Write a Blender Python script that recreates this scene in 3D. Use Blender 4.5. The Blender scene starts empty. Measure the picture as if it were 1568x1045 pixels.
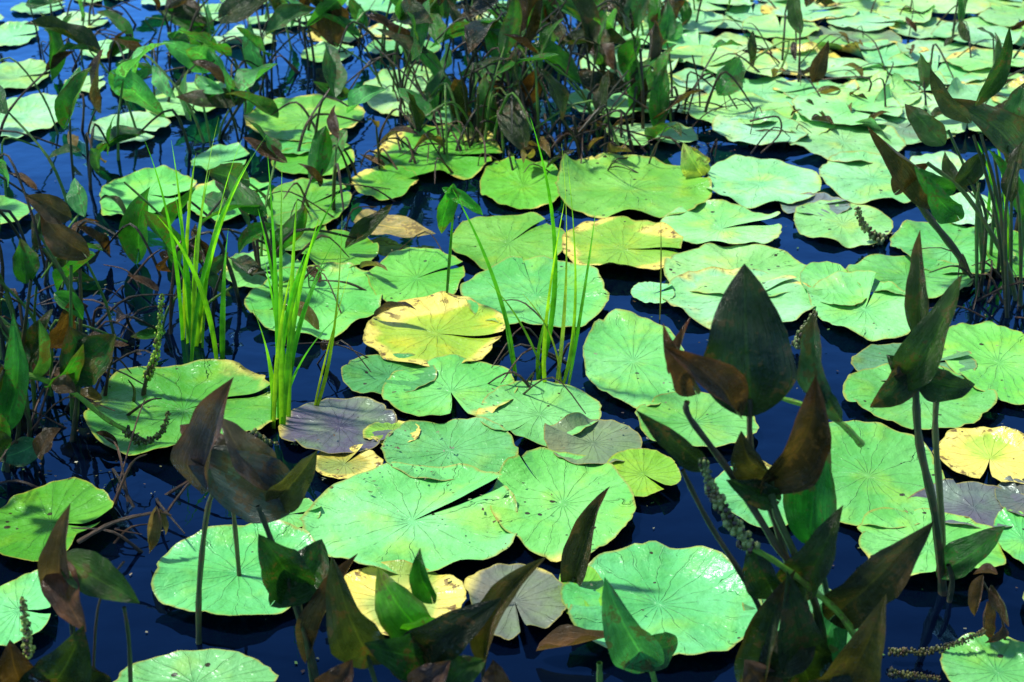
import bpy, math, random
import numpy as np
from mathutils import Vector, Matrix, noise
random.seed(7)
R=random.random
def U(a,b): return a+(b-a)*R()
scene=bpy.context.scene
# ---------------- camera ----------------
H=1.4; PITCH=math.radians(25.5); F=59.0
cam_d=bpy.data.cameras.new("camera"); cam=bpy.data.objects.new("camera",cam_d)
scene.collection.objects.link(cam); scene.camera=cam
cam.location=(0,0,H); cam.rotation_euler=(math.pi/2-PITCH,0,0)
cam_d.lens=F; cam_d.sensor_width=36; cam_d.clip_end=3000; cam_d.clip_start=0.05
cam_d.dof.use_dof=True; cam_d.dof.focus_distance=2.9; cam_d.dof.aperture_fstop=8.0
CP=Vector((0,0,H))
FW=Vector((0,math.cos(PITCH),-math.sin(PITCH))); UP=Vector((0,math.sin(PITCH),math.cos(PITCH))); RT=Vector((1,0,0))
def ray(x,y):
    return FW+RT*((x-784)/784*18/F)+UP*((522.5-y)/784*18/F)
def P(x,y):
    d=ray(x,y); return CP+d*(H/-d.z)
def Q(x,y,Y):
    d=ray(x,y); return CP+d*(Y/d.y)
def mpp(p):
    return (p-CP).dot(FW)/784*18/F
# ---------------- world / light ----------------
w=bpy.data.worlds.new("World"); scene.world=w; w.use_nodes=True
nt=w.node_tree; bg=nt.nodes["Background"]
sky=nt.nodes.new("ShaderNodeTexSky"); sky.sky_type='NISHITA'; sky.sun_disc=False
SUN_EL=math.radians(60); SUN_AZ=math.radians(-70)
sky.sun_elevation=SUN_EL; sky.sun_rotation=SUN_AZ; sky.air_density=1.0; sky.dust_density=0.1; sky.ozone_density=3.0
nt.links.new(sky.outputs[0],bg.inputs[0]); bg.inputs[1].default_value=0.15
sd=bpy.data.lights.new("sun","SUN"); so=bpy.data.objects.new("sun",sd); scene.collection.objects.link(so)
sd.energy=5.0; sd.angle=math.radians(5); sd.color=(1,0.96,0.86)
sdir=Vector((math.sin(SUN_AZ)*math.cos(SUN_EL),math.cos(SUN_AZ)*math.cos(SUN_EL),math.sin(SUN_EL)))
so.rotation_euler=sdir.to_track_quat('Z','Y').to_euler(); so.location=sdir*20
scene.view_settings.view_transform='Standard'; scene.view_settings.look='None'; scene.view_settings.exposure=0

# ---------------- material helpers ----------------
class NT:
    def __init__(s,name):
        s.m=bpy.data.materials.new(name); s.m.use_nodes=True; s.t=s.m.node_tree; s.t.nodes.clear()
        s.out=s.n("ShaderNodeOutputMaterial")
    def n(s,t,**k):
        x=s.t.nodes.new(t)
        for a,b in k.items(): setattr(x,a,b)
        return x
    def l(s,a,b): s.t.links.new(a,b)
    def setv(s,inp,v):
        if isinstance(v,bpy.types.NodeSocket): s.l(v,inp)
        else: inp.default_value=v
    def math(s,op,a,b=0.0,c=0.0,clamp=False):
        x=s.n("ShaderNodeMath",operation=op,use_clamp=clamp)
        s.setv(x.inputs[0],a); s.setv(x.inputs[1],b); s.setv(x.inputs[2],c); return x.outputs[0]
    def mix(s,f,a,b,bt='MIX'):
        x=s.n("ShaderNodeMix",data_type='RGBA',blend_type=bt)
        s.setv(x.inputs[0],f); s.setv(x.inputs[6],a if isinstance(a,bpy.types.NodeSocket) else (*a,1)); s.setv(x.inputs[7],b if isinstance(b,bpy.types.NodeSocket) else (*b,1)); return x.outputs[2]
    def noise(s,vec,scale,detail=3,rough=0.5):
        x=s.n("ShaderNodeTexNoise"); s.l(vec,x.inputs["Vector"]); x.inputs["Scale"].default_value=scale
        x.inputs["Detail"].default_value=detail; x.inputs["Roughness"].default_value=rough; return x.outputs["Fac"]
    def step(s,v,a,b):
        x=s.n("ShaderNodeMapRange",interpolation_type='SMOOTHSTEP'); s.setv(x.inputs[0],v)
        s.setv(x.inputs[1],a); s.setv(x.inputs[2],b); return x.outputs[0]

def water_mat():
    k=NT("pond_water_mat"); g=k.n("ShaderNodeNewGeometry").outputs["Position"]
    df=k.n("ShaderNodeBsdfDiffuse"); n0=k.noise(g,1.3,3)
    k.l(k.mix(n0,(0.0005,0.0012,0.005),(0.001,0.004,0.016)),df.inputs[0])
    gl=k.n("ShaderNodeBsdfGlossy"); gl.inputs[0].default_value=(0.18,0.50,1.0,1); gl.inputs["Roughness"].default_value=0.012
    fr=k.n("ShaderNodeFresnel"); fr.inputs[0].default_value=1.33
    n1=k.noise(g,5,2); n2=k.noise(g,24,2)
    h=k.math('ADD',n1,k.math('MULTIPLY',n2,0.10))
    bp=k.n("ShaderNodeBump"); bp.inputs["Strength"].default_value=0.2; bp.inputs["Distance"].default_value=0.02
    k.l(h,bp.inputs["Height"]); k.l(bp.outputs[0],gl.inputs["Normal"]); k.l(bp.outputs[0],fr.inputs["Normal"])
    ff=k.math('MULTIPLY',k.math('POWER',fr.outputs[0],1.4),6.6,clamp=True)
    mx=k.n("ShaderNodeMixShader"); k.l(ff,mx.inputs[0]); k.l(df.outputs[0],mx.inputs[1]); k.l(gl.outputs[0],mx.inputs[2])
    k.l(mx.outputs[0],k.out.inputs[0]); return k.m

def pad_mat():
    k=NT("lily_pad_mat"); g=k.n("ShaderNodeNewGeometry").outputs["Position"]
    tint=k.n("ShaderNodeAttribute",attribute_name="tint").outputs["Color"]
    par=k.n("ShaderNodeAttribute",attribute_name="par").outputs["Color"]
    sp=k.n("ShaderNodeSeparateColor"); k.l(par,sp.inputs[0]); yel,pur,spot=sp.outputs
    uv=k.n("ShaderNodeUVMap",uv_map="UVMap").outputs[0]
    su=k.n("ShaderNodeSeparateXYZ"); k.l(uv,su.inputs[0]); ang,r=su.outputs[0],su.outputs[1]
    nA=k.noise(g,14,4); nB=k.noise(g,55,3,0.6); nC=k.noise(g,6,2)
    wob=k.math('MULTIPLY',k.math('SUBTRACT',nA,0.5),0.5)
    a=k.math('ADD',ang,wob)
    def veins(N,wd,ph=0.0):
        s_=k.math('ABSOLUTE',k.math('SINE',k.math('MULTIPLY_ADD',a,N/2,ph)))
        d=k.math('MULTIPLY',s_,r)
        return k.math('SUBTRACT',1.0,k.step(d,0.0,wd))
    v1=veins(17,0.06); v2=k.math('MULTIPLY',veins(34,0.05,0.6),k.step(r,0.5,0.75))
    v=k.math('MAXIMUM',v1,k.math('MULTIPLY',v2,0.6))
    vf=k.math('MULTIPLY',v,k.step(nB,0.25,0.6))
    col=k.mix(k.step(nC,0.3,0.7),k.mix(1.0,tint,(0.60,0.80,0.52),'MULTIPLY'),k.mix(1.0,tint,(1.15,1.08,1.12),'MULTIPLY'))
    col=k.mix(k.math('MULTIPLY',k.step(nB,0.35,0.75),0.42),col,k.mix(1.0,tint,(0.6,0.72,0.38),'MULTIPLY'))
    col=k.mix(k.math('MULTIPLY',k.step(nA,0.48,0.75),0.5),col,k.mix(1.0,tint,(1.7,1.03,0.28),'MULTIPLY'))
    col=k.mix(k.math('MULTIPLY',vf,0.3),col,k.mix(1.0,tint,(1.5,1.2,1.1),'MULTIPLY'))
    c0=k.math('SUBTRACT',1.0,k.step(k.math('ADD',r,k.math('MULTIPLY',nB,0.2)),0.10,0.32))
    col=k.mix(k.math('MULTIPLY',c0,0.4),col,k.mix(1.0,tint,(0.35,0.62,0.6),'MULTIPLY'))
    col=k.mix(k.math('MULTIPLY',pur,k.step(nA,0.2,0.62)),col,k.mix(nB,(0.09,0.07,0.10),(0.16,0.14,0.21)))
    e=k.math('ADD',r,k.math('MULTIPLY',k.math('SUBTRACT',nC,0.5),2.4))
    e=k.math('ADD',e,k.math('MULTIPLY',k.math('SUBTRACT',nA,0.5),0.5))
    thr=k.math('SUBTRACT',1.75,k.math('MULTIPLY',yel,1.3))
    ym=k.step(e,thr,k.math('ADD',thr,0.28))
    ycol=k.mix(nA,(0.88,0.68,0.04),(0.98,0.88,0.28))
    col=k.mix(ym,col,ycol)
    bm=k.math('MULTIPLY',ym,k.step(nB,0.54,0.62)); bm=k.math('MULTIPLY',bm,k.step(r,0.5,0.95))
    col=k.mix(k.math('MULTIPLY',bm,0.9),col,(0.13,0.05,0.02))
    vo=k.n("ShaderNodeTexVoronoi"); k.l(g,vo.inputs["Vector"]); vo.inputs["Scale"].default_value=48
    vc=k.n("ShaderNodeSeparateColor"); k.l(vo.outputs["Color"],vc.inputs[0])
    on=k.math('LESS_THAN',vc.outputs[0],k.math('MULTIPLY',spot,0.75))
    rad=k.math('MULTIPLY_ADD',k.math('POWER',vc.outputs[1],2.5),0.22,0.08)
    sm=k.math('MULTIPLY',on,k.math('LESS_THAN',k.math('ADD',vo.outputs["Distance"],k.math('MULTIPLY',nB,0.16)),k.math('ADD',rad,0.03)))
    col=k.mix(sm,col,(0.04,0.035,0.012))
    rim=k.step(k.math('ADD',r,k.math('MULTIPLY',nB,0.06)),0.985,1.03)
    col=k.mix(k.math('MULTIPLY',rim,0.7),col,(0.40,0.34,0.05))
    b=k.n("ShaderNodeBsdfPrincipled"); k.l(col,b.inputs["Base Color"])
    k.l(k.math('MULTIPLY_ADD',nB,0.38,0.14),b.inputs["Roughness"]); b.inputs["IOR"].default_value=1.5
    b.inputs["Specular Tint"].default_value=(0.8,1.0,0.95,1)
    h=k.math('ADD',k.math('MULTIPLY',vf,-0.45),k.math('ADD',k.math('MULTIPLY',nA,3.0),k.math('MULTIPLY',nB,0.8)))
    bp=k.n("ShaderNodeBump"); bp.inputs["Strength"].default_value=0.85; bp.inputs["Distance"].default_value=0.005
    k.l(h,bp.inputs["Height"]); k.l(bp.outputs[0],b.inputs["Normal"])
    k.l(b.outputs[0],k.out.inputs[0]); return k.m

def leaf_mat(name,trans,rough,brown=0.6,var=1.0):
    k=NT(name); g=k.n("ShaderNodeNewGeometry").outputs["Position"]
    tint=k.n("ShaderNodeAttribute",attribute_name="tint").outputs["Color"]
    uv=k.n("ShaderNodeUVMap",uv_map="UVMap").outputs[0]
    su=k.n("ShaderNodeSeparateXYZ"); k.l(uv,su.inputs[0]); s_,t_=su.outputs[0],su.outputs[1]
    cv=k.n("ShaderNodeCombineXYZ"); k.l(k.math('MULTIPLY',s_,14.0),cv.inputs[0]); k.l(k.math('MULTIPLY',t_,1.0),cv.inputs[1])
    off=k.n("ShaderNodeVectorMath",operation='ADD'); k.l(cv.outputs[0],off.inputs[0]); k.l(g,off.inputs[1])
    st=k.noise(off.outputs[0],2.2,3,0.6)
    nA=k.noise(g,24,3,0.6); nB=k.noise(g,110,3,0.6)
    mid=k.math('SUBTRACT',1.0,k.step(k.math('ABSOLUTE',s_),0.0,0.07))
    col=k.mix(k.step(nA,0.35,0.65),k.mix(1.0,tint,(0.6,0.68,0.6),'MULTIPLY'),k.mix(1.0,tint,(1.4,1.35,1.15),'MULTIPLY'))
    col=k.mix(k.math('MULTIPLY',k.step(st,0.4,0.65),0.5*var),col,k.mix(1.0,tint,(0.42,0.55,0.45),'MULTIPLY'))
    col=k.mix(k.math('MULTIPLY',mid,0.5*var),col,k.mix(1.0,tint,(2.1,2.0,1.3),'MULTIPLY'))
    br=k.math('MULTIPLY',k.step(k.math('ADD',nA,k.math('MULTIPLY',nB,0.7)),0.92,0.99),brown)
    col=k.mix(br,col,(0.15,0.075,0.025))
    b=k.n("ShaderNodeBsdfPrincipled"); k.l(col,b.inputs["Base Color"])
    k.l(k.math('MULTIPLY_ADD',nB,0.3,rough),b.inputs["Roughness"]); b.inputs["IOR"].default_value=1.6
    bp=k.n("ShaderNodeBump"); bp.inputs["Strength"].default_value=0.8; bp.inputs["Distance"].default_value=0.002
    k.l(k.math('ADD',k.math('MULTIPLY',st,2.8),k.math('ADD',k.math('MULTIPLY',nB,0.8),k.math('MULTIPLY',nA,1.5))),bp.inputs["Height"]); k.l(bp.outputs[0],b.inputs["Normal"])
    if trans>0:
        tr=k.n("ShaderNodeBsdfTranslucent"); k.l(k.mix(1.0,col,(1.5,1.7,0.5),'MULTIPLY'),tr.inputs[0])
        mx=k.n("ShaderNodeMixShader"); mx.inputs[0].default_value=trans
        k.l(b.outputs[0],mx.inputs[1]); k.l(tr.outputs[0],mx.inputs[2]); k.l(mx.outputs[0],k.out.inputs[0])
    else: k.l(b.outputs[0],k.out.inputs[0])
    return k.m
M_W=water_mat(); M_P=pad_mat(); M_L=leaf_mat("emergent_leaf_mat",0.28,0.10); M_S=leaf_mat("stem_mat",0.0,0.25); M_G=leaf_mat("grass_blade_mat",0.42,0.2,0.0,0.4)

# ---------------- mesh builder ----------------
class MB:
    def __init__(s): s.v=[];s.f=[];s.c=[];s.uv=[];s.mi=[];s.p=[]
    def grid(s,pts,cols,uvs,n,m,mat,par=(0,0,0)):
        o=len(s.v); s.v+=pts; s.c+=cols; s.uv+=uvs; s.p+=[par]*len(pts)
        for i in range(n-1):
            for j in range(m-1):
                a=o+i*m+j; s.f.append((a,a+1,a+m+1,a+m)); s.mi.append(mat)
    def obj(s,name,mats):
        me=bpy.data.meshes.new(name)
        c=Vector((sum(p[0] for p in s.v)/len(s.v),sum(p[1] for p in s.v)/len(s.v),0))
        me.from_pydata([(p[0]-c.x,p[1]-c.y,p[2]) for p in s.v],[],s.f)
        for m in mats: me.materials.append(m)
        me.polygons.foreach_set("material_index",s.mi)
        me.polygons.foreach_set("use_smooth",[True]*len(s.f))
        a=me.color_attributes.new("tint",'FLOAT_COLOR','POINT')
        a.data.foreach_set("color",np.array([(*x,1.0) for x in s.c],dtype=np.float32).ravel())
        a=me.color_attributes.new("par",'FLOAT_COLOR','POINT')
        a.data.foreach_set("color",np.array([(*x,1.0) for x in s.p],dtype=np.float32).ravel())
        u=me.uv_layers.new(name="UVMap"); li=np.zeros(len(me.loops),dtype=np.int32); me.loops.foreach_get("vertex_index",li)
        u.data.foreach_set("uv",np.array(s.uv,dtype=np.float32)[li].ravel())
        me.update(); ob=bpy.data.objects.new(name,me); ob.location=c; scene.collection.objects.link(ob); return ob

def tube(mb,pts,r0,r1,col,seg=6,sub=5,mat=1):
    P_=[pts[0]]+list(pts)+[pts[-1]]; path=[]
    for i in range(1,len(P_)-2):
        a,b,c,d=P_[i-1:i+3]
        for k in range(sub):
            t=k/sub; path.append(0.5*((2*b)+(c-a)*t+(2*a-5*b+4*c-d)*t*t+(3*b-a-3*c+d)*t**3))
    path.append(pts[-1]); n=len(path); V=[];C=[];UVs=[]
    for i,p in enumerate(path):
        t=(path[min(i+1,n-1)]-path[max(i-1,0)]).normalized()
        x=t.cross(Vector((0.1,1,0.05))).normalized(); y=t.cross(x)
        r=r0+(r1-r0)*i/(n-1); r*=1+0.12*math.sin(i*2.1)
        for j in range(seg+1):
            a=2*math.pi*j/seg; V.append(tuple(p+x*math.cos(a)*r+y*math.sin(a)*r)); k=1.1+0.4*R(); C.append(tuple(q*k for q in col)); UVs.append((j/seg*0.8+0.15,i/n))
    mb.grid(V,C,UVs,n,seg+1,mat); return path

def fprof(t):
    if t<0.30: return max(0.0,math.sin(math.pi/2*t/0.30))**0.6
    u=(t-0.30)/0.70; return (1-u**2.1)*(1-0.08*math.sin(math.pi*u))
LK=1.7
def leaf_core(mb,base,tip,side,nrm,W,fold=0.3,bend=0.08,col=(.03,.06,.02),lobe=0.12,twist=0.0,mat=0,nt_=20,ns=8):
    ax=tip-base; L=ax.length; ax=ax/L; V=[];C=[];UVs=[]; ph=U(0,6); rp=U(0.05,0.18); seed=Vector((U(0,50),U(0,50),0))
    swp=U(-0.10,0.10); curl=U(0,0.14) if R()<.5 else 0; tipbr=R()<.35
    for i in range(nt_+1):
        t=(i/nt_)**1.25; th=twist*(t-0.5); s_=side*math.cos(th)+nrm*math.sin(th); n_=nrm*math.cos(th)-side*math.sin(th)
        hw=max(W/2*fprof(t),0.0004)
        cen=base+ax*t*L+nrm*bend*L*4*t*(1-t)+side*swp*L*math.sin(math.pi*t)-nrm*curl*L*max(0,t-.7)**2*6
        for j in range(ns+1):
            s=-1+2*j/ns; a=abs(s)
            off=-lobe*L*(a**1.5)*max(0,1-t/0.6)**2*1.6
            z=fold*hw*(a**(0.8 if fold<.6 else 1.3))
            z+=rp*hw*math.sin(ph+t*11+s*2)*a*a*1.5
            z+=0.12*hw*noise.noise(seed+Vector((s*1.5+9,t*4,2)))
            ed=1+0.10*noise.noise(seed+Vector((4*(1 if s>0 else -1),t*8,5)))
            xs=s*hw*ed*(1-0.25*min(fold,1.5)*a*0.7)
            V.append(tuple(cen+s_*xs+n_*z+ax*off))
            q=(0.8+0.5*noise.noise(seed+Vector((s*1.2,t*3,0)))+0.1*R())*LK; e=1.0-0.15*a
            cc=[col[0]*q*e,col[1]*q*e,col[2]*q*e]
            if tipbr and (t>.8 or (a>.9 and t>.3)): cc=[cc[0]*1.0+.06,cc[1]*.6+.028,cc[2]*.5+.008]
            C.append(tuple(cc)); UVs.append((s,t))
    mb.grid(V,C,UVs,nt_+1,ns+1,mat)

def leaf(mb,b,t,wpx,Y,dY=0.0,roll=0,fold=0.35,bend=0.06,col=(.03,.06,.02),lobe=0.12,twist=0.0,bY=0.0):
    B=Q(b[0],b[1],Y+bY); T=Q(t[0],t[1],Y+dY)
    if B.z<0.01: B.z=0.01
    if T.z<0.01: T.z=0.01
    ax=(T-B).normalized(); v=(CP-(B+T)/2).normalized()
    side=ax.cross(v).normalized(); n=side.cross(ax).normalized()
    if n.dot(v)<0: n=-n
    ra=math.radians(roll); s2=side*math.cos(ra)+n*math.sin(ra); n2=n*math.cos(ra)-side*math.sin(ra)
    leaf_core(mb,B,T,s2,n2,wpx*mpp((B+T)/2)*1.15,fold,bend,col,lobe,twist)
def stem(mb,pts,Y,r=4,r1=None,col=(.03,.05,.015),dY=0.0,foot=True):
    n=len(pts); W_=[]
    for i,p in enumerate(pts):
        q=Q(p[0],p[1],Y+dY*i/(n-1))
        if i==0 and foot: q=Vector((q.x,q.y,-0.02))
        W_.append(q)
    m=mpp(W_[0]); return tube(mb,W_,r*m,(r1 if r1 else r*0.7)*m,col)
def spike(mb,pts,Y,rpx,col,dY=0.0):
    path=stem(mb,pts,Y,rpx*0.35,rpx*0.25,col,dY,foot=False); m=mpp(path[0])
    fine=[]
    for a,b in zip(path[:-1],path[1:]):
        for k in range(3): fine.append(a.lerp(b,k/3))
    for i,p in enumerate(fine):
        t=i/len(fine); rr=rpx*m*(1.0-0.45*t)
        d=(fine[min(i+1,len(fine)-1)]-fine[max(i-1,0)]).normalized(); x=d.cross(Vector((0.1,1,0.3))).normalized(); y=d.cross(x)
        for k in range(4):
            if R()<.12: continue
            a=2*math.pi*(k/4)+i*0.9+U(-.4,.4); c=p+(x*math.cos(a)+y*math.sin(a))*rr*U(0.4,1.0)+d*rr*U(-.4,.4); s=rr*U(0.25,0.5)
            q=U(0.3,1.6); cc=tuple(v*q for v in col) if R()>.2 else (.05,.03,.015)
            V=[];C=[];UVs=[]
            for ii in range(4):
                for jj in range(6):
                    th=math.pi*ii/3; ph=2*math.pi*jj/5
                    V.append(tuple(c+Vector((math.sin(th)*math.cos(ph),math.sin(th)*math.sin(ph),math.cos(th)*1.3))*s)); C.append(cc); UVs.append((0.5,0.5))
            mb.grid(V,C,UVs,4,6,1)
def blade(mb,foot,mid,tip,wpx,col,Y=None,dY=0.0):
    F_=P(*foot) if Y is None else Q(foot[0],foot[1],Y); Yb=F_.y
    A=F_.copy(); A.z=-0.01; M=Q(mid[0],mid[1],Yb+dY*0.5); T=Q(tip[0],tip[1],Yb+dY); M=2*M-(A+T)*0.5
    V=[];C=[];UVs=[]; n=16; hw=wpx*0.82*mpp(F_)/2; tw=U(-1.8,1.8); a0=U(-0.8,0.8)
    for i in range(n+1):
        t=i/n; p=A*(1-t)**2+M*2*t*(1-t)+T*t*t; d=((M-A)*(1-t)+(T-M)*t).normalized()
        v=(CP-p).normalized(); s=d.cross(v).normalized(); nn=s.cross(d)
        th=a0+tw*t; s2=s*math.cos(th)+nn*math.sin(th); n2=nn*math.cos(th)-s*math.sin(th)
        h=hw*(1-t**2.2)*(0.65+0.35*min(1,t*3))+0.0003
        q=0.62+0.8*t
        for j,(x,z) in enumerate(((-1,0.35),(0,0),(1,0.35))):
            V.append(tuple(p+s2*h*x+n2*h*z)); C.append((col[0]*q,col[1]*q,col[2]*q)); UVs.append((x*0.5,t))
    mb.grid(V,C,UVs,n+1,3,0)

# ---------------- water ----------------
mb=MB(); xs=[-900,-60,-8,8,60,900]; ys=[-900,-60,-5,12,80,1500]
mb.grid([(x,y,0) for y in ys for x in xs],[(0,0,0)]*36,[(0,0)]*36,6,6,0)
wob=mb.obj("pond_water",[M_W])

# ---------------- lily pads ----------------
MINT=(0.21,0.69,0.20); GRN=(0.175,0.55,0.07); PALE=(0.42,0.90,0.46); YG=(0.48,0.76,0.07)  # PALE: sky glare on the far pads painted into their base colour
pads=[]; pad_i=[0]
def make_pad(c,rx,ry,notch,gap,col,yel=0.0,pur=0.0,spot=0.25,lip=0.010,flap=0.0,rings=12,seg=84,z=None,tilt=0.0):
    i=pad_i[0]; pad_i[0]+=1
    if z is None: z=0.004+0.00016*(i%110)
    mb=MB(); seed=Vector((U(0,99),U(0,99),0)); a0=math.radians(notch); V=[];C=[];UVs=[]
    fl=U(0,6.28); ta=U(0,6.28); gap*=0.6
    k=U(0.80,1.12); col=(col[0]*k*U(.85,1.2),col[1]*k,col[2]*k*U(.7,1.25))
    rm=(rx+ry)/2
    nib=[(U(0,6.28),U(.03,.09),U(.02,.08)) for _ in range(random.choice((0,1,2,3)))]
    for q in range(rings+1):
        r=(q/rings)**0.8
        for j in range(seg+1):
            f=j/seg; d=gap*(0.35+0.65*r); ang=a0+d+(2*math.pi-2*d)*f
            da=min(f,1-f)*2*math.pi
            e=1+0.11*noise.noise(seed+Vector((math.cos(ang)*1.3,math.sin(ang)*1.3,0)))+0.028*noise.noise(seed+Vector((math.cos(ang)*7,math.sin(ang)*7,3)))
            e*=1-0.10*math.exp(-(da/0.13)**2)*(1 if gap>0.035 else .3)
            for na,nw,nd in nib:
                dd=abs((ang-na+math.pi)%(2*math.pi)-math.pi); e-=nd*math.exp(-(dd/nw)**2)
            rr=r*(1+(e-1)*r)
            x=math.cos(ang)*rr*rx; y=math.sin(ang)*rr*ry
            zz=z+lip*r*math.exp(-(da/0.35)**2)*(1 if f<0.5 else 0.2)
            zz+=r**4*0.07*rm*(0.5+1.2*noise.noise(seed+Vector((math.cos(ang)*2.4,math.sin(ang)*2.4,7))))
            zz+=r*0.09*rm*noise.noise(seed+Vector((x*12,y*12,1)))
            zz+=r*0.009*rm*math.cos(ang*17+2*noise.noise(seed+Vector((x*9,y*9,4))))
            zz+=tilt*(1+r*math.cos(ang-ta))*rm*0.5
            zz-=0.02*rm*(1-r)**3
            fa=abs((ang-fl+math.pi)%(2*math.pi)-math.pi)
            if flap and fa<0.8:
                kk=math.cos(fa/0.8*math.pi/2)**2; zz+=flap*kk*max(0,r-0.6)/0.4*rm*0.35; x*=1-kk*flap*0.25*max(0,r-0.6)/0.4; y*=1-kk*flap*0.25*max(0,r-0.6)/0.4
            V.append((c.x+x,c.y+y,max(zz,0.0015))); C.append(col); UVs.append((ang,r))
    mb.grid(V,C,UVs,rings+1,seg+1,0,(yel,pur,spot))
    mb.obj("lily_pad",[M_P]); pads.append((c.x,c.y,rx,ry))
def pad(x,y,w,h,notch=None,gap=0.03,col=MINT,**k):
    t=P(x,y-h/2); b=P(x,y+h/2); ry=(t.y-b.y)/2; cy=(t.y+b.y)/2; c=Vector((P(x,y).x,cy,0))
    rx=w/2*mpp(P(x,y))
    if notch is None: notch=U(0,360)
    if 'flap' not in k and R()<.3: k['flap']=U(.15,.45)
    if 'yel' not in k: k['yel']=U(.15,.5)
    make_pad(c,rx,ry,notch,gap,col,**k)
L_=[
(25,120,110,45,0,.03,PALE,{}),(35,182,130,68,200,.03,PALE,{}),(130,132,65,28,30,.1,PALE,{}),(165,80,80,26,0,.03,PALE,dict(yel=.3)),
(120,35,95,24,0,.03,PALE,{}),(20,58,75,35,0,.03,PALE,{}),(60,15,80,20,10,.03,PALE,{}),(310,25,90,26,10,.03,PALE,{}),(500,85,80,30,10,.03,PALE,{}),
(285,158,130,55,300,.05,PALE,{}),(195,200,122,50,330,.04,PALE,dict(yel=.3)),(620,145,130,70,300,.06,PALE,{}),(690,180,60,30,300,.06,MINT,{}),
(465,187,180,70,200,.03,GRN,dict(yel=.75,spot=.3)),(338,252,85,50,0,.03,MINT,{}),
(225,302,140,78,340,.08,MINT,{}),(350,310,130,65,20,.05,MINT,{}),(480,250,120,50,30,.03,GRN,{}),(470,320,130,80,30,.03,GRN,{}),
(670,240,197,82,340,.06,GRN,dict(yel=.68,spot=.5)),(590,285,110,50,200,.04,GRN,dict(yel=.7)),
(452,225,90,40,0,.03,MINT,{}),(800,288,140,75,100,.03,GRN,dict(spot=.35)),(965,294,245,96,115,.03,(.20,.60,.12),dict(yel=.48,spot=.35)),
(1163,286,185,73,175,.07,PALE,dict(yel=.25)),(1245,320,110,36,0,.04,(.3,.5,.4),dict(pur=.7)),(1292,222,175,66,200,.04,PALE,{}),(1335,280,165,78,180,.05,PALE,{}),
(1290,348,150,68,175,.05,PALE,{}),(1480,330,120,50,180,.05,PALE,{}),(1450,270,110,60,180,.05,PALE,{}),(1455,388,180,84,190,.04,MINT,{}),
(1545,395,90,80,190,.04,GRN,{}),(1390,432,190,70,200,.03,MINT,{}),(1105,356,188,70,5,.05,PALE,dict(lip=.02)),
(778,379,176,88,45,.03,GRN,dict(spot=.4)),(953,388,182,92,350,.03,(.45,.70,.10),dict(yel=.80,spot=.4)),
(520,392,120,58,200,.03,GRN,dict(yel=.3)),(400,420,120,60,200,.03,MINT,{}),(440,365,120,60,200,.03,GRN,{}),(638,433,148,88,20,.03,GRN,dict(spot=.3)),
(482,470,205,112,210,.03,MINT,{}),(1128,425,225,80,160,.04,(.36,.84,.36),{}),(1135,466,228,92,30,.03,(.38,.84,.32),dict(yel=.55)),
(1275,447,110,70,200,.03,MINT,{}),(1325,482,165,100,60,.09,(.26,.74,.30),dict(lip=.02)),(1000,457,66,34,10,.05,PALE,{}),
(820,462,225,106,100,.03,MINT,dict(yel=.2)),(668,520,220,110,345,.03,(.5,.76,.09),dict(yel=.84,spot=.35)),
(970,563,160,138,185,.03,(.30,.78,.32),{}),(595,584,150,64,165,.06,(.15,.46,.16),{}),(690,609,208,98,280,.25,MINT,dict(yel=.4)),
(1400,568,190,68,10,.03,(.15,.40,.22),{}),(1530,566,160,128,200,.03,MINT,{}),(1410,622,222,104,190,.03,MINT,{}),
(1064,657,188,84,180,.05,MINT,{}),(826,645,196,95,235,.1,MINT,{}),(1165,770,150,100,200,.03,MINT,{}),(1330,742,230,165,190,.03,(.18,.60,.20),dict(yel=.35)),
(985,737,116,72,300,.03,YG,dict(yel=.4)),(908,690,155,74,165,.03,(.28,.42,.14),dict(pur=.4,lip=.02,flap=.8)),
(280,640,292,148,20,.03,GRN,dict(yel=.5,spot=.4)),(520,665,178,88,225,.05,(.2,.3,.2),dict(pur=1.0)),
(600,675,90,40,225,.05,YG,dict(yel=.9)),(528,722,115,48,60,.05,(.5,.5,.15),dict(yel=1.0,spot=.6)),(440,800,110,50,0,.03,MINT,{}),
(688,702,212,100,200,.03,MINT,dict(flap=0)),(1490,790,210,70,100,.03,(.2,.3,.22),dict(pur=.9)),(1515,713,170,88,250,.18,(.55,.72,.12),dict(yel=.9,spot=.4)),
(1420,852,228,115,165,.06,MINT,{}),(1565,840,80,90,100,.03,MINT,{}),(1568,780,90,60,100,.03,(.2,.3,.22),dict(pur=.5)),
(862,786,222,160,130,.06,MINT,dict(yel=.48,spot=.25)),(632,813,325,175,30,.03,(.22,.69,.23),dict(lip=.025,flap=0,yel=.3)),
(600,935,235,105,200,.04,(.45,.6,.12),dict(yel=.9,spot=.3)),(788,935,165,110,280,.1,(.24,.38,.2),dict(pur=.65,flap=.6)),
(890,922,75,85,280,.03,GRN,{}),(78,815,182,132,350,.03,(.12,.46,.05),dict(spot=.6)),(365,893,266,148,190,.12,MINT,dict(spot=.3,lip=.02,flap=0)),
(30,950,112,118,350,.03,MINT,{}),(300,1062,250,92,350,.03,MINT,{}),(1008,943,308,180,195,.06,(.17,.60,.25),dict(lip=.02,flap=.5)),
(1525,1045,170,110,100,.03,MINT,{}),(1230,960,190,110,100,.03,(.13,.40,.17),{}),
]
for x,y,w_,h_,no,ga,co,kw in L_: pad(x,y,w_,h_,no,ga,co,**kw)
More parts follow.
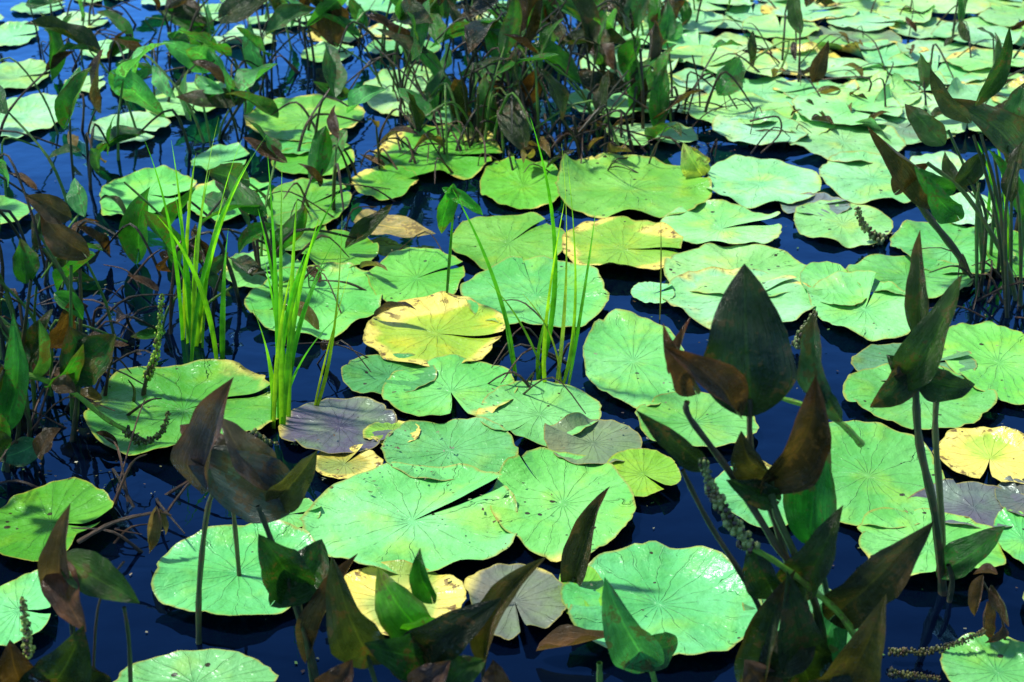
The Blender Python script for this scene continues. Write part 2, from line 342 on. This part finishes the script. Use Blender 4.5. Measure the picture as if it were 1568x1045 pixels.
def fill(x0,x1,y0,y1,n,wm,ov,cols):
    for _ in range(n):
        x,y=U(x0,x1),U(y0,y1); p=P(x,y); r=U(*wm)/2
        if any((p.x-a)**2+(p.y-b)**2<((r+max(c,d))*ov)**2 for a,b,c,d in pads): continue
        co=random.choice(cols); k=R()
        make_pad(Vector((p.x,p.y,0)),r*U(.9,1.15),r*U(.85,1.1),U(0,360),random.choice((.03,.05,.1,.2)),co,yel=(U(.4,.85) if k<.45 else 0.2),pur=(0.7 if k>.96 else 0),spot=U(.1,.4),rings=8,seg=48,lip=U(.005,.025),flap=(U(.3,1) if R()<.45 else 0))
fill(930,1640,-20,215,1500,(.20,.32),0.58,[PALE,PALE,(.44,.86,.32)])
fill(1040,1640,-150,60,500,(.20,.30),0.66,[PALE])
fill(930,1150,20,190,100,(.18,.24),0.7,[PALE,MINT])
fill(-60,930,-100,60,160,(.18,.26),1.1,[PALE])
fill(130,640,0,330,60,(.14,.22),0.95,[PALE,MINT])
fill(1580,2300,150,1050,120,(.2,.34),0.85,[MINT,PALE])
fill(-700,-10,0,1050,50,(.2,.34),1.1,[MINT,GRN])

# ---------------- emergent plants ----------------
DO=(.026,.048,.010); BR=(.065,.030,.012); PU=(.070,.048,.056); GR=(.035,.18,.020); BG=(.10,.38,.03); GG=(.05,.15,.05); BK=(.012,.022,.008)
SLG=(.18,.42,.03); SDK=(.026,.038,.012)
def plant(name,fn):
    mb=MB(); fn(mb); return mb.obj(name,[M_L,M_S])
def pA(m):
    Y=P(305,985).y
    stem(m,[(303,985),(305,900),(318,780),(335,740)],Y,5,col=(.06,.09,.025))
    leaf(m,(308,745),(358,578),78,Y,-.02,roll=40,fold=.6,bend=.08,col=(.09,.06,.07),lobe=.03)
    leaf(m,(328,715),(276,650),60,Y,.04,roll=-20,fold=.5,col=PU,lobe=.05)
    leaf(m,(442,772),(275,684),98,Y,.0,roll=8,fold=.3,bend=.05,col=(.07,.08,.095),lobe=.04,twist=.5)
    leaf(m,(405,735),(338,640),62,Y,.02,roll=-25,fold=.5,col=(.12,.085,.07),lobe=.1)
    leaf(m,(425,765),(486,690),50,Y,-.02,roll=-20,fold=.5,col=(.09,.09,.03))
    stem(m,[(362,830),(358,790),(350,765)],Y+.15,4,col=(.09,.07,.03))
plant("pickerelweed_plant",pA)
def pA2(m):
    Y=P(492,1060).y
    stem(m,[(492,1060),(470,980),(440,895),(405,800),(395,775)],Y,6,4,col=(.035,.05,.015))
    leaf(m,(442,888),(396,818),72,Y,-.03,roll=10,fold=.4,bend=.1,col=(.02,.08,.012),lobe=.3)
    leaf(m,(440,895),(494,826),70,Y,.05,roll=-15,fold=.4,bend=.1,col=(.02,.075,.012),lobe=.3)
    stem(m,[(480,1045),(462,940),(450,880)],Y,3.5,col=(.06,.10,.03))
    leaf(m,(480,990),(548,848),46,Y,-.02,roll=40,fold=.8,col=(.06,.035,.015))
plant("pickerelweed_plant",pA2)
def pB(m):
    Y=P(660,1110).y
    stem(m,[(600,1090),(575,1045),(560,1000)],Y,5,col=(.05,.10,.02))
    leaf(m,(565,1005),(508,852),78,Y,-.03,roll=15,fold=.6,bend=.1,col=(.05,.065,.018),lobe=.06,twist=.6)
    stem(m,[(660,1100),(650,1040),(655,965)],Y,5,col=(.05,.12,.02))
    leaf(m,(655,975),(578,870),76,Y,.03,roll=20,fold=.4,bend=.12,col=BG,lobe=.1)
    leaf(m,(640,965),(708,935),70,Y,-.03,roll=-30,fold=.3,bend=.15,col=BG,lobe=.2)
    leaf(m,(660,912),(642,843),36,Y+.04,0,roll=20,fold=.6,col=GR)
    leaf(m,(635,1015),(768,916),78,Y,-.06,roll=-12,fold=.35,bend=.1,col=(.018,.028,.009),lobe=.15)
    leaf(m,(665,1005),(558,985),76,Y,-.06,roll=12,fold=.3,bend=.1,col=(.02,.08,.012),lobe=.2)
    leaf(m,(742,1005),(836,853),48,Y,-.02,roll=20,fold=.6,col=(.065,.055,.015),lobe=.05)
    leaf(m,(690,1045),(745,1010),54,Y-.05,0,fold=.5,col=(.04,.10,.02),lobe=.1)
    leaf(m,(640,1055),(690,1012),50,Y-.07,0,fold=.5,col=(.06,.035,.03),lobe=.1)
    leaf(m,(760,1060),(755,1012),50,Y-.07,0,fold=.5,col=BR,lobe=.1)
    leaf(m,(500,1055),(540,1010),50,Y-.07,0,fold=.5,col=BR,lobe=.1)
    stem(m,[(760,1100),(740,1040),(745,1000)],Y,4,col=SDK)
plant("pickerelweed_plant",pB)
def pC(m):
    Y=P(880,905).y
    leaf(m,(876,892),(928,748),44,Y,0,roll=25,fold=.7,bend=-.05,col=(.036,.036,.012),lobe=.1,twist=.8)
    stem(m,[(872,915),(876,900),(880,885)],Y,4,col=SDK)
plant("pickerelweed_plant",pC)
def pD(m):
    Y=P(1015,1110).y
    stem(m,[(1020,1110),(1003,1045),(988,1000)],Y,5,4,col=(.12,.34,.04))
    leaf(m,(990,1012),(926,884),74,Y,-.03,roll=15,fold=.6,bend=.08,col=(.06,.27,.10),lobe=.06,twist=.4)
    leaf(m,(975,1000),(1038,985),56,Y,.05,roll=-25,fold=.3,bend=.1,col=(.03,.14,.045),lobe=.3)
    stem(m,[(918,1100),(918,1050),(918,1015)],Y+.03,6,col=(.10,.25,.04))
plant("pickerelweed_plant",pD)
def pE(m):
    Y=P(1240,1080).y
    stem(m,[(1260,1100),(1225,900),(1185,830),(1115,720),(1056,640),(1052,615)],Y,7,4,col=(.05,.055,.02))
    stem(m,[(1275,1090),(1250,930),(1190,790),(1180,735)],Y,7,5,col=(.06,.10,.02))
    stem(m,[(1240,1080),(1215,900),(1170,750),(1150,690),(1148,610)],Y+.02,6,4,col=(.06,.06,.02))
    stem(m,[(1230,1080),(1160,925),(1085,800),(1045,720)],Y,5,3.5,col=(.04,.05,.015))
    leaf(m,(1150,622),(1141,406),130,Y+.02,.03,roll=-8,fold=.15,bend=.04,col=(.018,.038,.010),lobe=.05,twist=.2)
    leaf(m,(1128,634),(1018,530),64,Y,-.05,roll=-25,fold=.7,bend=.12,col=(.055,.030,.018),lobe=.04,twist=1)
    leaf(m,(1060,590),(1014,500),44,Y,-.02,roll=30,fold=.9,bend=.1,col=(.09,.045,.035),lobe=.1)
    leaf(m,(1030,560),(1056,486),18,Y,0,roll=40,fold=.9,col=(.15,.06,.05))
    leaf(m,(1180,730),(1250,578),84,Y,-.04,roll=-25,fold=.6,bend=.08,col=(.048,.030,.012),lobe=.12,twist=.5)
    leaf(m,(1175,722),(1135,660),60,Y,-.04,roll=30,fold=.5,bend=.08,col=(.045,.040,.014),lobe=.12)
    leaf(m,(1242,828),(1266,646),84,Y+.03,0,roll=20,fold=.35,bend=.06,col=(.02,.18,.03),lobe=.03)
    stem(m,[(1285,1080),(1268,920),(1243,815)],Y+.03,5,4,col=(.03,.12,.02))
    leaf(m,(1262,608),(1248,474),50,Y+.06,0,roll=35,fold=.5,col=(.05,.11,.06),lobe=.05)
    leaf(m,(1285,640),(1255,560),40,Y+.06,0,roll=35,fold=.5,col=(.04,.09,.045),lobe=.05)
    leaf(m,(1072,708),(974,628),40,Y,-.02,roll=20,fold=.6,col=(.018,.036,.014),lobe=.08)
    leaf(m,(1175,760),(1112,735),44,Y,-.02,roll=20,fold=.5,col=(.02,.05,.012),lobe=.2)
    leaf(m,(1280,940),(1430,798),80,Y,-.08,roll=-20,fold=.4,bend=.08,col=(.042,.042,.018),lobe=.05)
    leaf(m,(1270,1075),(1352,932),96,Y,-.14,roll=-15,fold=.4,bend=.08,col=(.10,.08,.018),lobe=.05)
    leaf(m,(1160,1060),(1215,875),60,Y,-.05,roll=25,fold=.6,bend=.08,col=DO,lobe=.05)
    leaf(m,(1240,1050),(1205,875),80,Y,-.05,roll=-15,fold=.4,bend=.08,col=(.026,.052,.012),lobe=.05)
    leaf(m,(1235,1050),(1300,900),90,Y,.03,roll=15,fold=.4,bend=.08,col=(.03,.20,.06),lobe=.05)
    leaf(m,(1215,895),(1285,778),64,Y,-.03,roll=15,fold=.5,bend=.08,col=(.028,.055,.012),lobe=.15)
    leaf(m,(1180,1065),(1140,1010),66,Y-.04,0,fold=.4,col=(.09,.05,.03),lobe=.15)
    leaf(m,(1230,990),(1160,1030),66,Y-.04,0,fold=.4,col=(.025,.04,.012),lobe=.15)
    leaf(m,(1300,1060),(1320,985),70,Y-.08,0,fold=.4,col=(.02,.035,.012),lobe=.15)
    leaf(m,(1180,900),(1150,830),56,Y-.02,0,roll=20,fold=.5,col=(.02,.05,.012),lobe=.15)
    stem(m,[(1330,1010),(1290,945),(1240,900),(1190,862),(1150,838)],Y-.03,6,5,col=SLG,foot=False)
    spike(m,[(1150,842),(1118,795),(1090,750),(1075,703)],Y-.03,13,(.22,.30,.08))
    stem(m,[(1320,682),(1290,650),(1250,627),(1190,608)],Y+.25,6,4,col=SLG,foot=False)
plant("pickerelweed_plant",pE)
def pF(m):
    Y=P(1447,910).y
    stem(m,[(1448,910),(1432,790),(1408,680),(1402,600),(1398,570)],Y,7,5,col=(.035,.05,.015))
    stem(m,[(1446,900),(1440,770),(1432,660),(1436,590)],Y+.04,6,4,col=(.10,.12,.04))
    leaf(m,(1378,588),(1474,420),64,Y,-.03,roll=20,fold=.45,bend=.06,col=(.036,.08,.014),lobe=.03,twist=.7)
    leaf(m,(1408,512),(1404,355),38,Y,.02,roll=30,fold=.5,bend=.06,col=(.036,.06,.014),lobe=.04)
    leaf(m,(1405,575),(1494,590),50,Y,0,roll=-20,fold=.4,bend=.15,col=(.02,.05,.016),lobe=.05)
    leaf(m,(1400,555),(1332,624),50,Y,0,roll=20,fold=.4,bend=.1,col=(.020,.045,.014),lobe=.05)
    leaf(m,(1405,560),(1358,545),46,Y,0,roll=20,fold=.4,bend=.1,col=(.018,.04,.012),lobe=.1)
    leaf(m,(1448,872),(1538,806),52,Y,-.03,roll=20,fold=.4,bend=-.05,col=(.025,.12,.025),lobe=.1)
    stem(m,[(1454,912),(1458,890),(1452,865)],Y-.02,5,col=SDK)
plant("pickerelweed_plant",pF)
def pG(m):
    Y=P(1545,460).y
    Y2=P(1490,430).y
    stem(m,[(1490,430),(1470,395),(1420,330),(1392,290)],Y2,6,5,col=(.02,.03,.012))
    leaf(m,(1425,308),(1328,193),50,Y2,-.02,roll=30,fold=.8,bend=.06,col=(.05,.038,.02),lobe=.05,twist=.8)
    leaf(m,(1378,290),(1425,250),34,Y2,-.02,roll=30,fold=.9,col=(.07,.035,.02))
    stem(m,[(1560,460),(1540,400),(1480,300),(1420,250)],Y,4,3,col=(.08,.14,.03))
    for b,t,w_,c in [((1575,260),(1442,150),60,(.045,.08,.035)),((1500,150),(1546,42),28,(.03,.08,.02)),((1440,215),(1385,160),38,(.07,.13,.05)),
        ((1465,330),(1420,270),40,(.03,.17,.03)),((1570,250),(1535,190),40,(.05,.08,.04)),((1500,240),(1455,290),34,(.03,.05,.02)),((1480,180),(1425,105),30,(.05,.06,.03)),
        ((1568,330),(1520,230),30,GR),((1560,200),(1580,120),40,GG),((1455,290),(1400,255),36,GR),((1550,300),(1565,215),30,DO)]:
        leaf(m,b,t,w_,Y+U(-.1,.1),U(-.05,.05),roll=U(-35,35),fold=U(.2,.6),bend=U(0,.1),col=c,lobe=.08)
    for k in range(12):
        x=U(1490,1570); stem(m,[(x,U(345,480)),(x+U(-25,15),330),(x+U(-60,10),U(190,290))],Y+U(-.1,.2),3.2,2,col=random.choice([SDK,(.06,.16,.03),(.04,.10,.02)]))
plant("pickerelweed_plant",pG)
def pH(m):
    Y=P(150,1090).y
    stem(m,[(197,1075),(198,990),(190,930)],Y,4,col=(.05,.09,.025))
    leaf(m,(90,905),(108,772),50,Y,-.02,roll=25,fold=.7,col=(.12,.07,.045),lobe=.1,twist=.6)
    leaf(m,(102,858),(214,922),60,Y,-.02,roll=10,fold=.35,bend=.08,col=(.05,.11,.02),lobe=.05)
    leaf(m,(95,865),(132,968),54,Y,-.06,roll=-15,fold=.5,bend=.08,col=(.14,.06,.035),lobe=.05)
    leaf(m,(60,1060),(128,958),96,Y,-.06,roll=-15,fold=.3,bend=.08,col=(.028,.05,.01),lobe=.1)
    leaf(m,(60,1070),(15,980),86,Y,-.06,roll=15,fold=.3,bend=.08,col=(.06,.03,.01),lobe=.1)
    leaf(m,(150,1060),(90,1000),56,Y,-.03,roll=15,fold=.4,bend=.08,col=BK,lobe=.1)
    stem(m,[(100,1100),(112,980),(100,900),(95,850)],Y,5,col=SDK)
    stem(m,[(140,1095),(150,930),(190,860)],Y,2.5,1.5,col=(.06,.04,.02))
    spike(m,[(44,1000),(40,960),(34,915)],Y-.05,9,(.35,.45,.08))
plant("pickerelweed_plant",pH)
def pI(m):
    Y=P(1535,1000).y
    stem(m,[(1540,1010),(1535,950),(1505,890)],Y,2.5,1.5,col=(.10,.05,.03))
    for b,t,w_ in [((1505,885),(1490,945),26),((1520,900),(1545,960),24),((1512,925),(1518,1000),26),((1535,960),(1508,985),18),((1525,880),(1490,880),20)]:
        leaf(m,b,t,w_,Y,U(-.03,.03),roll=U(-60,60),fold=1.1,bend=U(-.1,.2),col=(.14,.07,.055),lobe=.05,twist=U(-2,2))
plant("withered_leaf_stalk",pI)
def sp1(m):
    Y=P(1430,1015).y
    spike(m,[(1362,998),(1420,998),(1465,985),(1510,965)],Y,7,(.10,.11,.03)); spike(m,[(1362,1030),(1400,1035),(1440,1040)],P(1400,1045).y,7,(.10,.11,.03))
plant("pickerelweed_seed_spike",sp1)
def sp2(m):
    Y=P(230,690).y
    stem(m,[(-10,560),(60,580),(110,600),(160,640),(195,660)],Y,5,4,col=SLG,foot=False)
    spike(m,[(192,658),(215,676),(245,665),(258,630)],Y,7,(.10,.12,.03))
plant("pickerelweed_seed_spike",sp2)
def sp3(m):
    Y=P(220,615).y
    stem(m,[(215,620),(222,590),(232,550)],Y,4,col=SDK); spike(m,[(225,580),(238,545),(244,500),(248,450)],Y,7,(.32,.52,.05))
plant("pickerelweed_seed_spike",sp3)
def sp4(m): Y=P(1330,375).y; spike(m,[(1352,368),(1325,350),(1312,318)],Y,8,(.28,.30,.12))
plant("pickerelweed_seed_spike",sp4)
def sp5(m): Y=P(1225,540).y; spike(m,[(1218,530),(1232,505),(1250,478)],Y,9,(.12,.16,.05))
plant("pickerelweed_seed_spike",sp5)
def sp6(m): Y=P(400,680).y; spike(m,[(385,665),(410,680),(440,690),(455,680)],Y,9,(.14,.18,.05))
plant("pickerelweed_seed_spike",sp6)
def bud(m):
    Y=P(1065,275).y; leaf(m,(1075,278),(1046,220),42,Y,0,roll=15,fold=.4,bend=.15,col=(.55,.62,.2),lobe=.02)
    leaf(m,(1068,275),(1056,224),36,Y+.03,0,roll=-25,fold=.5,bend=.1,col=(.55,.62,.24),lobe=.02)
plant("water_lily_bud",bud)
def dead(m):
    A=P(542,352);B=P(668,368)
    leaf_core(m,A+Vector((0,0,.02)),B+Vector((0,0,.015)),Vector((0,1,0.15)).normalized(),Vector((0,-.15,1)).normalized(),.12,fold=.1,bend=.03,col=(.55,.42,.14),lobe=0)
plant("dead_yellow_leaf",dead)
def pJ(m):
    Y=P(20,720).y
    leaf(m,(8,650),(20,480),44,Y,0,roll=20,fold=.5,col=(.05,.27,.04),lobe=.05)
    stem(m,[(5,760),(10,700),(8,645)],Y,5,col=(.04,.12,.03))
    leaf(m,(118,565),(178,512),66,Y+.1,0,roll=10,fold=.3,col=(.018,.08,.015),lobe=.2)
    leaf(m,(118,572),(105,500),66,Y+.1,0,roll=-10,fold=.3,col=(.015,.07,.015),lobe=.2)
    stem(m,[(110,700),(118,620),(120,560)],Y+.1,5,col=SDK)
    leaf(m,(55,680),(-10,700),40,Y,0,roll=10,fold=.3,col=(.05,.22,.12),lobe=.1)
    leaf(m,(85,590),(118,600),30,Y,0,roll=10,fold=.6,col=(.12,.07,.04))
    leaf(m,(90,455),(128,490),30,Y+.2,0,roll=10,fold=.6,col=(.05,.26,.04))
    leaf(m,(125,385),(62,322),48,Y+.25,0,roll=10,fold=.6,col=(.10,.06,.035),lobe=.1)
    leaf(m,(100,330),(40,300),40,Y+.25,0,roll=10,fold=.6,col=(.07,.05,.03),lobe=.1)
    for k in range(18):
        x=U(-20,120); y=U(520,740); c=random.choice([SDK,SDK,(.05,.03,.015),(.06,.16,.025)])
        stem(m,[(x,y),(x+U(-20,30),y-U(60,120)),(x+U(-60,50),y-U(150,240))],P(x,y).y,4,2.4,col=c)
    for k in range(12):
        x,y=U(-30,110),U(420,700); a=U(0,6.28); l=U(50,90)
        leaf(m,(x,y),(x+math.cos(a)*l*.6,y-abs(math.sin(a))*l),U(30,50),P(x,y+110).y,U(-.04,.04),roll=U(-50,50),fold=U(.2,.7),bend=U(0,.12),col=random.choice([DO,BR,GG,GR,GR]),lobe=.12,twist=U(-.6,.6))
plant("pickerelweed_plant",pJ)

def thicket(name,regions,seed,palette):
    random.seed(seed); m=MB()
    for (x0,x1,y0,y1,n,h0,h1,ls,pl) in regions:
        for _ in range(n):
            f=P(U(x0,x1),U(y0,y1)); h=U(h0,h1); az=U(0,6.28); ln=U(0.1,1.0)*h
            A=Vector((f.x,f.y,-.02)); B=A+Vector((math.cos(az)*ln*.3,math.sin(az)*ln*.3,h*.6)); C=Vector((f.x+math.cos(az)*ln,f.y+math.sin(az)*ln,h))
            pts=[A,B,C]
            if R()<.25: pts.append(C+Vector((math.cos(az)*.08,math.sin(az)*.08,-U(.02,.1))))
            elif R()<.3:
                pts=[A,A.lerp(C,.6),A.lerp(C,.6)+Vector((U(-.18,.18),U(-.1,.1),-.6*h*.5)),]
            sc=random.choice([(.022,.030,.010),(.014,.018,.008),(.04,.024,.010),(.10,.26,.03)])
            tube(m,pts,U(.003,.0055),.0022,sc,5,4)
            C=pts[-1]
            if R()>pl: continue
            for q in range(1 if R()<.78 else 2):
                L=U(.08,.165)*ls; el=U(.35,1.4) if R()<.65 else U(-1.1,.2); a2=az+U(-1.5,1.5)
                ax=Vector((math.cos(a2)*math.cos(el),math.sin(a2)*math.cos(el),math.sin(el)))
                T=C+ax*L
                if T.z<0.01: T.z=0.01
                ax=(T-C).normalized()
                s_=ax.cross(Vector((U(-.7,.7),U(-1,.3),U(.2,1)))).normalized(); n_=s_.cross(ax)
                if n_.z<0: n_=-n_
                leaf_core(m,C,T,s_,n_,L*U(.36,.62),U(.15,.75),U(-.02,.13),random.choice(palette),U(.04,.22),U(-.9,.9),nt_=12,ns=6)
    return m.obj(name,[M_L,M_S])
palA=[DO,DO,BK,GG,GR,BR,PU,(.05,.17,.03),(.05,.22,.05),(.07,.28,.06)]
palG=[GR,GR,GG,DO,(.09,.36,.12),BR,(.06,.26,.05),(.14,.48,.18)]
thicket("pickerelweed_thicket",[(660,970,185,250,54,.06,.24,.95,.35),(580,910,70,190,76,.10,.30,1.1,.75),(620,980,0,70,28,.1,.26,1.0,.8),(930,1080,150,205,16,.08,.22,.95,.6),(900,1060,20,150,18,.1,.24,1.0,.7)],3,palA)
thicket("pickerelweed_thicket",[(180,420,100,250,24,.08,.23,1.05,.85),(40,580,-10,110,36,.08,.22,1.0,.75),(420,600,200,330,12,.07,.16,.95,.75)],5,palG)
thicket("pickerelweed_thicket",[(-60,120,340,470,16,.10,.26,.95,.7),(-60,100,480,620,12,.10,.20,.9,.5),(-60,140,200,330,12,.10,.22,.9,.7)],8,palG+[DO,BR])
thicket("pickerelweed_thicket",[(240,430,330,470,16,.10,.22,.85,.75),(150,330,400,540,8,.08,.18,.7,.4)],12,[DO,BR,GG,GR,GR])
thicket("pickerelweed_thicket",[(1500,1640,260,420,10,.12,.28,.85,.8),(1180,1640,60,190,20,.05,.2,.75,.8),(1000,1640,-60,60,20,.1,.25,.8,.7)],15,[DO,BR,GG,(.07,.12,.05)])
thicket("pickerelweed_thicket",[(-500,-80,100,900,60,.15,.35,1.0,.9),(0,950,-140,-60,30,.12,.24,1.0,.8)],21,palA)

random.seed(31)
def grass(name,bl):
    m=MB()
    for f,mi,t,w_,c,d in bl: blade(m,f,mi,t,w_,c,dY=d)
    return m.obj(name,[M_G])
GC=[(.14,.56,.02),(.26,.66,.03),(.09,.42,.03),(.44,.72,.04)]
g1=[]
for tx,ty in [(215,200),(262,215),(300,235),(335,180),(322,260),(268,300),(345,300),(240,330),(370,215),(300,360),(350,350),(260,380),(385,240),(410,205)]:
    fx=U(278,352); fy=U(515,565); g1.append(((fx,fy),((fx+tx)/2+(fx-tx)*.2,(fy+ty)/2-10),(tx,ty),U(7,12),random.choice(GC),U(-.08,.08)))
grass("water_grass_clump",g1)
g2=[]
for tx,ty in [(395,320),(520,290),(490,330),(455,300),(432,250),(548,460),(470,380),(405,400),(380,455),(500,400),(530,340),(445,420),(410,240)]:
    fx=U(412,446); fy=U(615,665); g2.append(((fx,fy),((fx+tx)/2+(fx-tx)*.22,(fy+ty)/2),(tx,ty),U(8,13),random.choice(GC+[(.32,.7,.04)]),U(-.08,.08)))
g2.append(((478,632),(510,520),(524,330),8,(.45,.60,.04),0)); g2.append(((478,632),(500,540),(540,400),6,(.4,.52,.04),0))
grass("water_grass_clump",g2)
g3=[((790,575),(760,440),(693,290),9,(.11,.46,.03),0),((820,590),(850,400),(812,180),10,(.14,.54,.02),0),((850,600),(868,420),(860,220),10,(.5,.66,.04),.03),((868,600),(893,460),(912,325),8,(.2,.6,.03),0),
((838,600),(835,500),(866,300),9,(.42,.70,.04),0),((825,585),(828,520),(858,430),7,(.28,.62,.03),0),((855,600),(880,470),(868,240),8,(.32,.6,.04),0),((840,590),(800,500),(745,430),4,(.2,.42,.05),0),((860,600),(845,520),(800,450),4,(.4,.5,.08),0),
((790,575),(778,520),(770,470),6,(.12,.45,.03),0),((683,470),(690,380),(697,285),7,(.08,.32,.03),0),((1010,490),(1012,420),(1012,340),3,(.2,.2,.08),0)]
grass("water_grass_clump",g3)
g4=[]
for k in range(14):
    fx=U(1500,1575); fy=U(345,420); tx=fx+U(-60,20); ty=U(170,300); g4.append(((fx,fy),((fx+tx)/2+8,(fy+ty)/2),(tx,ty),U(5,8),random.choice(GC),U(-.1,.1)))
grass("water_grass_clump",g4)
def arrow(m):
    Y=P(683,470).y
    leaf(m,(690,300),(676,358),28,Y,0,roll=20,fold=.4,col=(.05,.30,.03),lobe=.2); leaf(m,(692,298),(740,330),20,Y,0,roll=20,fold=.4,bend=.2,col=(.05,.30,.03),lobe=.2)
plant("arrowhead_plant",arrow)
def twigs(m):
    random.seed(44)
    for (x0,x1,y0,y1,n) in [(130,260,740,860,10),(600,1000,150,270,80),(430,620,300,560,14),(20,220,420,760,36),(1050,1230,170,250,10),(780,900,520,610,8),(1480,1568,420,490,14),(20,560,20,120,40),(1150,1568,20,180,30)]:
        for _ in range(n):
            p=P(U(x0,x1),U(y0,y1)); a=U(0,6.28); l=U(.05,.2); h=U(.0,.09)
            q=p+Vector((math.cos(a)*l,math.sin(a)*l,h)); mid=(p+q)/2+Vector((U(-.02,.02),U(-.02,.02),U(.01,.06)))
            tube(m,[Vector((p.x,p.y,-.005)),mid,q],U(.0015,.004),.001,random.choice([(.05,.025,.012),(.03,.02,.012),(.10,.05,.03)]),5,4)
    p=[Q(*a,P(200,860).y) for a in [(120,830),(175,800),(240,785),(262,790)]]; tube(m,p,.004,.002,(.09,.05,.03))
    leaf(m,(238,785),(228,848),24,P(200,860).y,0,roll=30,fold=.9,col=(.17,.10,.07),lobe=.1,twist=1)
    leaf(m,(245,785),(255,820),12,P(200,860).y,0,roll=30,fold=.9,col=(.17,.10,.07))
    tube(m,[Q(*a,P(1170,240).y) for a in [(1148,186),(1165,182),(1192,180),(1194,205),(1165,235)]],.003,.002,(.10,.06,.05))
plant("fallen_twigs",twigs)
def debris(m):
    random.seed(77)
    for (x0,x1,y0,y1,n,zb) in [(0,1568,250,1045,260,.0025),(780,1130,190,260,160,.004),(60,260,480,760,90,.003),(560,1000,520,980,60,.03),(1000,1568,60,700,100,.03),(460,700,680,760,40,.02)]:
        for _ in range(n):
            p=P(U(x0,x1),U(y0,y1)); s=U(.0007,.0022); a=U(0,3.14); z=zb if zb<.01 else .026
            c=random.choice([(.20,.20,.10),(.12,.07,.03),(.05,.03,.02),(.10,.22,.04),(.30,.28,.20)])
            d=Vector((math.cos(a),math.sin(a),0))*s*U(1,2.4); e=Vector((-math.sin(a),math.cos(a),U(-.3,.3)))*s
            b=Vector((p.x,p.y,z)); m.grid([tuple(b-d-e),tuple(b+d*.8-e*.6),tuple(b-d*.7+e),tuple(b+d+e*.8)],[c]*4,[(.3,.3)]*4,2,2,1)
plant("floating_plant_debris",debris)
def litter(m):
    random.seed(91)
    for (x0,x1,y0,y1,n) in [(540,1000,200,270,16),(1180,1568,50,200,22),(430,620,420,560,5),(20,250,240,700,12),(450,900,960,1010,2)]:
        for _ in range(n):
            p=P(U(x0,x1),U(y0,y1)); a=U(0,6.28); L=U(.04,.11); A=Vector((p.x,p.y,U(.012,.03))); T=A+Vector((math.cos(a)*L,math.sin(a)*L,U(0,.04)))
            ax=(T-A).normalized(); s_=ax.cross(Vector((U(-.4,.4),U(-.4,.4),1))).normalized(); n_=s_.cross(ax); n_=n_ if n_.z>0 else -n_
            leaf_core(m,A,T,s_,n_,L*U(.25,.5),U(.4,1.2),U(0,.2),random.choice([BR,(.13,.07,.03),(.22,.15,.05),PU,DO]),.05,U(-1.5,1.5),nt_=10,ns=6)
plant("leaf_litter",litter)
